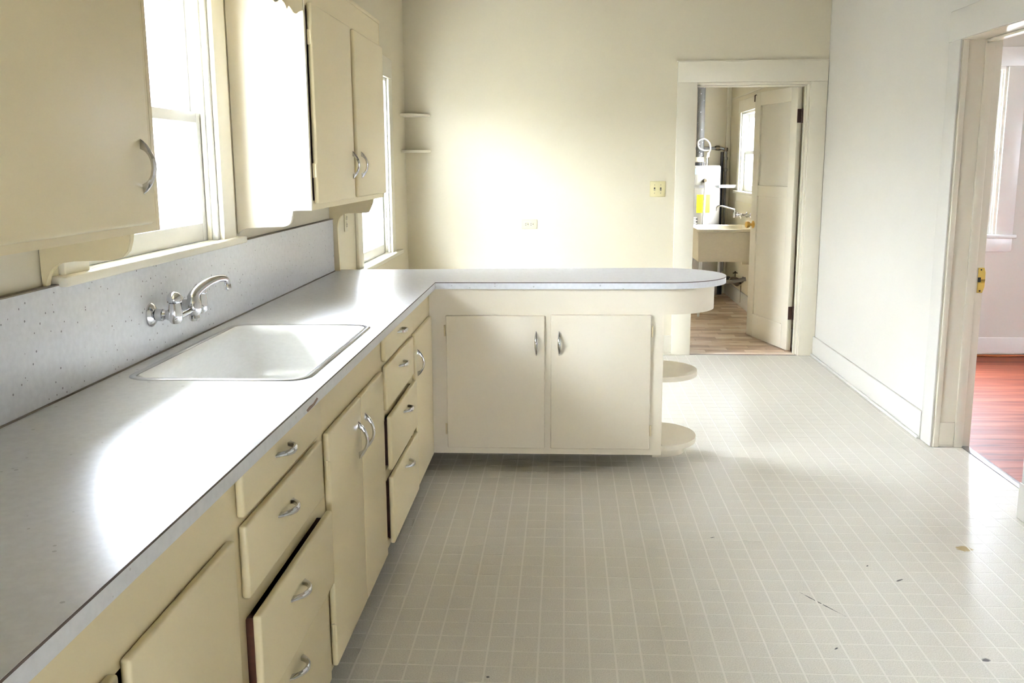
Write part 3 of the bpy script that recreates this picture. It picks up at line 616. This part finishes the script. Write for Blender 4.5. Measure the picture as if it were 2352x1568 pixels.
# ------------------------------------------------------------------ corner shelves
for z, lab in ((1.808, 'upper of two small cream quarter-round corner shelves'), (1.548, 'lower of two small cream quarter-round corner shelves')):
    p = [(.0, YB-.0005), (.0, YB-.215)]+[(.19*math.sin(H*k/14), YB-.0005-.2145*math.cos(H*k/14)) for k in range(1, 14)]+[(.19, YB-.0005)]
    tag(slab('corner_shelf', [(x+.0005, yy) for x, yy in p], FZ, z-.018, z, 'trim', None, .003), lab, 'shelf', 'corner shelves')

# ------------------------------------------------------------------ outlets and switch (local: x right, z up, -y into the room)
def outlet(loc, rz, label, horizontal, mat='outlet'):
    o = tag(empty('wall_outlet', loc, rz), label, 'outlet', 'ivory wall outlets')
    w_, h_ = (.115, .07) if horizontal else (.07, .115)
    boxes('cover_plate', [(-w_/2, w_/2, -.0055, 0, -h_/2, h_/2)], mat, o, .003)
    for sgn in (-1, 1):
        cx, cz = (sgn*.0195, 0) if horizontal else (0, sgn*.0195)
        rc = lathes('receptacle', [([(.0165, 0), (.0165, .002), (.015, .003)], (cx, -.0055, cz), (0, -1, 0))], mat, o, 20)
        if horizontal: sl = [(cx-.011, cx-.003, .0055), (cx-.011, cx-.003, -.0055)]; L = [(a, b, -.0092, -.008, z-.0018, z+.0018) for a, b, z in sl]
        else: L = [(x-.0014, x+.0014, -.0092, -.008, cz-.003, cz+.006) for x in (-.0055, .0055)]
        boxes('slots', L, 'slot', rc)
        lathes('ground_hole', [([(.0034, 0), (.0034, .0012)], (cx+(.008 if horizontal else 0), -.0082, cz-(0 if horizontal else .009)), (0, -1, 0))], 'slot', rc, 10)
    return o
outlet((.927, YB, .997), 0, 'ivory outlet mounted sideways on the back wall above the counter', True)
outlet((0, 5.215, 1.145), H, 'ivory outlet beside the nook window under the wall cabinet', False)
o = tag(empty('light_switch', (1.8825, YB, 1.255)), 'yellowed double toggle switch plate left of the laundry doorway', 'switch')
boxes('cover_plate', [(-.0575, .0575, -.006, 0, -.0575, .0575)], 'plate', o, .003)
for x in (-.023, .023):
    boxes('toggle_slot', [(x-.005, x+.005, -.0066, -.0055, -.012, .012)], 'slot', o)
    boxes('toggle', [(x-.0038, x+.0038, -.017, -.006, -.011, -.001)], 'outlet', o, .0015)
    for z in (-.03, .03): lathes('screw', [([(.003, 0), (.0025, .001)], (x, -.006, z), (0, -1, 0))], 'caulk', o, 10)

# ------------------------------------------------------------------ laundry room things
# tub
t = tag(empty('laundry_tub'), 'cream enamel laundry tub on the wall seen through the laundry doorway', 'laundry sink')
bm = bmesh.new(); tx0, tx1, ty0, ty1, tz0, tz1 = 2.425, 2.975, 9.08, 9.78, .53, .835
def rg(ix, iy, z, tap=0.): return [bm.verts.new(p) for p in ((tx0+ix, ty0+iy, z), (tx1-ix*.6, ty0+iy, z), (tx1-ix*.6, ty1-iy, z), (tx0+ix, ty1-iy, z))]
R = [rg(.022, .02, tz0), rg(.012, .01, tz1-.035), rg(.012, .01, tz1-.028)]
R += [rg(0, 0, tz1-.026), rg(0, 0, tz1-.004), rg(.004, .004, tz1), rg(.03, .03, tz1), rg(.036, .036, tz1-.006), rg(.055, .055, tz0+.03)]
for a, b in zip(R, R[1:]):
    for i in range(4): bm.faces.new((a[i], a[(i+1) % 4], b[(i+1) % 4], b[i]))
bm.faces.new(R[0][::-1]); bm.faces.new(R[-1]); finish('basin', bm, 'tub', t, True, 25)
boxes('wall_bracket', [(2.86, 2.992, ty0+.06, ty0+.10, tz0-.03, tz0), (2.86, 2.992, ty1-.10, ty1-.06, tz0-.03, tz0), (2.965, 2.992, ty0+.03, ty1-.03, tz1-.12, tz1-.04)], 'tub', t)
tubes('leg', [([(2.47, 9.16, 0), (2.47, 9.16, tz0)], .011)], 'pvc', t)
tubes('leg', [([(2.47, 9.70, 0), (2.47, 9.70, tz0)], .011)], 'pvc', t)
tubes('drain_pipe', [(smoothpath([(2.70, 9.43, tz0), (2.70, 9.43, .36), (2.72, 9.43, .31), (2.78, 9.43, .30), (2.86, 9.43, .31), (2.955, 9.43, .33)], 5), .02)], 'greypipe', t)
# tub faucet
f = tag(empty('laundry_faucet'), 'chrome wall faucet with a long bent spout over the laundry tub', 'faucet')
yF = 9.62; zF = .935
for dy in (-.1, .1):
    lathes('escutcheon', [([(.03, 0), (.03, .003), (.02, .012), (.012, .016), (.012, .06)], (2.9995, yF+dy, zF), (-1, 0, 0))], 'chrome', f)
    bm = bmesh.new()
    for k in range(2):
        a = Vector((0, math.cos(H*k+.4), math.sin(H*k+.4)))*.026; cpt = Vector((2.905, yF+dy, zF)); tube(bm, [cpt-a, cpt+a], .006, 8)
    lathe(bm, [(.016, 0), (.016, .05), (.01, .055)], (2.945, yF+dy, zF), (-1, 0, 0), 14); finish('handle', bm, 'chrome', f, True, 50)
tubes('body', [(smoothpath([(2.945, yF-.1, zF), (2.93, yF-.05, zF), (2.90, yF, zF-.005), (2.93, yF+.05, zF), (2.945, yF+.1, zF)], 5), .011)], 'chrome', f)
lathes('spout_collar', [([(.016, -.02), (.018, 0), (.013, .03)], (2.86, yF, zF), (0, 0, 1)), ([(.010, -.05), (.010, .0)], (2.86, yF, zF), (-1, 0, 0))], 'chrome', f)
tubes('spout', [(smoothpath([(2.86, yF, zF+.02), (2.86, yF, zF+.05), (2.83, yF, zF+.062), (2.75, yF, zF+.085), (2.71, yF, zF+.092), (2.682, yF, zF+.08), (2.675, yF, zF+.045)], 5), .0085)], 'chrome', f)
# water heater
hx, hy, hr, hz0, hz1 = 2.632, 10.42, .202, .05, 1.415
h = tag(empty('water_heater'), 'white cylindrical water heater with yellow sticker behind the laundry tub', 'water heater')
lathes('tank', [([(hr-.01, 0), (hr, .005), (hr, hz1-hz0-.012), (hr-.012, hz1-hz0), (0, hz1-hz0)], (hx, hy, hz0), (0, 0, 1))], 'heater', h, 48)
for a in (.6, 2.5, 4.6): boxes('foot', [(hx+.16*math.cos(a)-.015, hx+.16*math.cos(a)+.015, hy+.16*math.sin(a)-.015, hy+.16*math.sin(a)+.015, 0, hz0)], 'blackiron', h)
lathes('draft_hood', [([(.062, .05), (.066, .06), (.055, .09), (.042, .10)], (hx-.02, hy, hz1-.01), (0, 0, 1))], 'tub', h)
bm = bmesh.new()
for a in (.4, 1.9, 3.5, 5.2): tube(bm, [(hx-.02+.058*math.cos(a), hy+.058*math.sin(a), hz1), (hx-.02+.058*math.cos(a), hy+.058*math.sin(a), hz1+.045)], .005, 6)
finish('hood_leg', bm, 'tub', h); lathes('flue_collar', [([(.05, 0), (.05, .03), (.03, .032)], (hx-.02, hy, hz1), (0, 0, 1))], 'blackiron', h)
lathes('nipple', [([(.013, 0), (.013, .045), (.017, .046), (.017, .07), (.01, .075)], (hx+.045, hy-.06, hz1), (0, 0, 1))], 'chrome', h, 12)
lathes('nipple', [([(.015, 0), (.015, .05)], (hx+.03, hy+.06, hz1), (0, 0, 1))], 'blackiron', h, 12)
def wrap(name, a0, a1, z0, z1, mat, parent, off=.0012, n=12, th=0.):
    bm = bmesh.new(); cols = []
    for k in range(n+1):
        a = a0+(a1-a0)*k/n; cols.append([bm.verts.new((hx+(hr+q)*math.sin(a), hy-(hr+q)*math.cos(a), z)) for q, z in ((0, z0), (off, z0), (off, z1), (0, z1))])
    for p, q in zip(cols, cols[1:]):
        for k in range(4): bm.faces.new((p[k], p[(k+1) % 4], q[(k+1) % 4], q[k]))
    bm.faces.new(cols[0]); bm.faces.new(cols[-1][::-1]); return finish(name, bm, mat, parent, True, 50)
A = lambda dx: math.asin(max(-1, min(1, dx/hr)))
st = wrap('strap', A(-.19), A(.185), 1.185, 1.215, 'strap', h, .002, 24); st['label'] = 'steel earthquake strap'
tubes('strap_arm', [([(hx+.183, hy-.09, 1.20), (2.998, hy+.03, 1.20)], .004)], 'strap', h, 6)
boxes('strap_plate', [(hx+.18, 2.997, hy-.098, hy-.094, 1.184, 1.216)], 'strap', h)
ye = wrap('energy_sticker', A(-.065), A(.072), .930, 1.118, 'yellow', h); ye['label'] = 'yellow printed sticker'
wrap('maker_sticker', A(-.128), A(-.055), 1.325, 1.392, 'bluelabel', h)['label'] = 'blue-grey printed sticker'
wrap('white_sticker', A(-.15), A(-.06), .78, .885, 'pvc', h)
def print_text(txt, size, ang, z, parent, mat='ink', sx=1.):
    cu = bpy.data.curves.new('lettering', 'FONT'); cu.body = txt; cu.size = size; cu.align_x = 'CENTER'; cu.resolution_u = 2
    tmp = bpy.data.objects.new('lettering', cu); COL.objects.link(tmp); bpy.context.view_layer.update()
    me = bpy.data.meshes.new_from_object(tmp.evaluated_get(bpy.context.evaluated_depsgraph_get())); bpy.data.objects.remove(tmp)
    for v in me.vertices:
        a = ang+v.co.x*sx/hr; v.co = (hx+(hr+.0018)*math.sin(a), hy-(hr+.0018)*math.cos(a), z+v.co.y)
    me.materials.clear(); me.materials.append(MT[mat]); ob = bpy.data.objects.new('lettering', me); COL.objects.link(ob); ob.parent = parent; return ob
print_text('ENERGYGUIDE', .026, A(.003), 1.092, ye, sx=.72)
for z, w_ in ((1.068, .10), (1.045, .05), (1.025, .11), (.957, .10)): wrap('printed_line', A(.003-w_/2), A(.003+w_/2), z, z+.0018, 'ink', ye, .0018, 6)
for k in range(4): wrap('printed_line', A(-.145+.0), A(-.07), .80+k*.022, .8025+k*.022, 'caulk', h, .0018, 6)
for k in range(3): wrap('warning_mark', A(-.068), A(-.05), .80+k*.03, .812+k*.03, 'ink', h, .0018, 4)
# relief valve and discharge pipe
bm = bmesh.new(); lathe(bm, [(.022, 0), (.022, .03), (.015, .04), (.015, .055)], (hx+.01, hy-hr+.004, 1.262), (0, -1, 0), 16); finish('relief_valve', bm, 'spigot', h, True, 40)
tubes('discharge_pipe', [([(hx+.012, hy-hr-.036, 1.262), (hx+.012, hy-hr-.036, 1.22), (hx-.012, hy-hr-.036, .18)], .0125)], 'pvc', h)
tag(tubes('vent_duct', [([(hx-.02, hy, hz1+.085), (hx-.02, hy, CEIL-.001)], .041)], 'galv', None, 24), 'dark galvanised vent duct rising from the water heater', 'duct')
tag(tubes('flexible_hose', [(smoothpath([(hx+.045, hy-.06, hz1+.0785), (hx+.05, hy-.065, hz1+.11), (hx+.075, hy-.08, hz1+.17), (hx+.06, hy-.085, hz1+.235), (hx+.005, hy-.085, hz1+.275), (hx-.05, hy-.085, hz1+.25), (hx-.045, hy-.085, hz1+.19), (hx+.0, hy-.085, hz1+.16), (hx+.06, hy-.02, hz1+.157), (hx+.10, hy+.10, hz1+.157), (hx+.12, hy+.30, hz1+.157), (hx+.12, hy+.36, hz1+.165)], 6), .0085)], 'hose', None), 'braided flexible hose looping above the water heater', 'hose')
tag(boxes('paper_tag', [(hx+.043, hx+.067, hy-.096, hy-.094, hz1+.085, hz1+.135)], 'pvc', None, .0005), 'small white and red tag hanging on the heater hose', 'tag')
boxes('red_print', [(hx+.0435, hx+.0665, hy-.0966, hy-.096, hz1+.087, hz1+.10)], 'red', bpy.data.objects['paper_tag'])
pp = tag(empty('pipe_assembly'), 'dark iron pipes running up the laundry corner beside the water heater', 'pipes')
py = 10.80
tubes('supply_pipe', [([(2.905, py, .02), (2.905, py, 1.56)], .017)], 'blackiron', pp)
tubes('supply_pipe', [([(2.947, py+.01, .25), (2.947, py+.01, 1.55), (2.935, py+.01, 1.585), (2.90, py+.01, 1.60), (2.40, py+.01, 1.60)], .015)], 'greypipe', pp)
lathes('elbow', [([(.022, -.02), (.024, 0), (.022, .02)], (2.945, py+.01, 1.585), (0, 0, 1))], 'spigot', pp, 14)
lathes('union', [([(.022, -.02), (.024, 0), (.022, .025)], (2.86, py+.01, 1.60), (-1, 0, 0))], 'spigot', pp, 14)
for z in (1.35, 1.47): lathes('coupling', [([(.018, 0), (.021, .003), (.021, .03), (.018, .033)], (2.947, py+.01, z), (0, 0, 1))], 'greypipe', pp, 14)
tubes('drain_pipe', [([(2.905, py-.02, 0), (2.905, py-.02, .12)], .04), (smoothpath([(2.905, py-.02, .12), (2.92, py-.2, .16), (2.94, py-.40, .22), (2.95, 10.26, .225)], 5), .024)], 'blackiron', pp)
g = tag(empty('hose_spigot'), 'small dark bronze hose spigot low on the laundry wall below the tub', 'spigot')
tubes('pipe', [([(2.95, 10.225, .225), (2.95, 9.86, .225)], .022), ([(2.95, 9.9, .225), (2.985, 9.88, .245)], .018)], 'spigot', g)
tubes('bib', [(smoothpath([(2.985, 9.88, .26), (2.96, 9.89, .275), (2.93, 9.90, .285), (2.895, 9.91, .28), (2.88, 9.915, .25)], 4), .012), ([(2.935, 9.9, .285), (2.935, 9.9, .34)], .006)], 'spigot', g)
bm = bmesh.new(); lathe(bm, [(.008, 0), (.014, .006), (.008, .014), (.004, .02)], (2.935, 9.9, .335), (0, 0, 1), 10); tube(bm, [(2.91, 9.9, .335), (2.96, 9.9, .335)], .005, 8); finish('tap_handle', bm, 'spigot', g, True, 50)
lathes('valve_wheel', [([(.03, 0), (.03, .008), (.012, .01), (.01, .03)], (2.9995, 9.80, .28), (-1, 0, 0))], 'spigot', g, 12)
tubes('rust_drip_pipe', [([(2.985, 9.84, .215), (2.985, 9.84, .04)], .004)], 'caulk', g, 6)
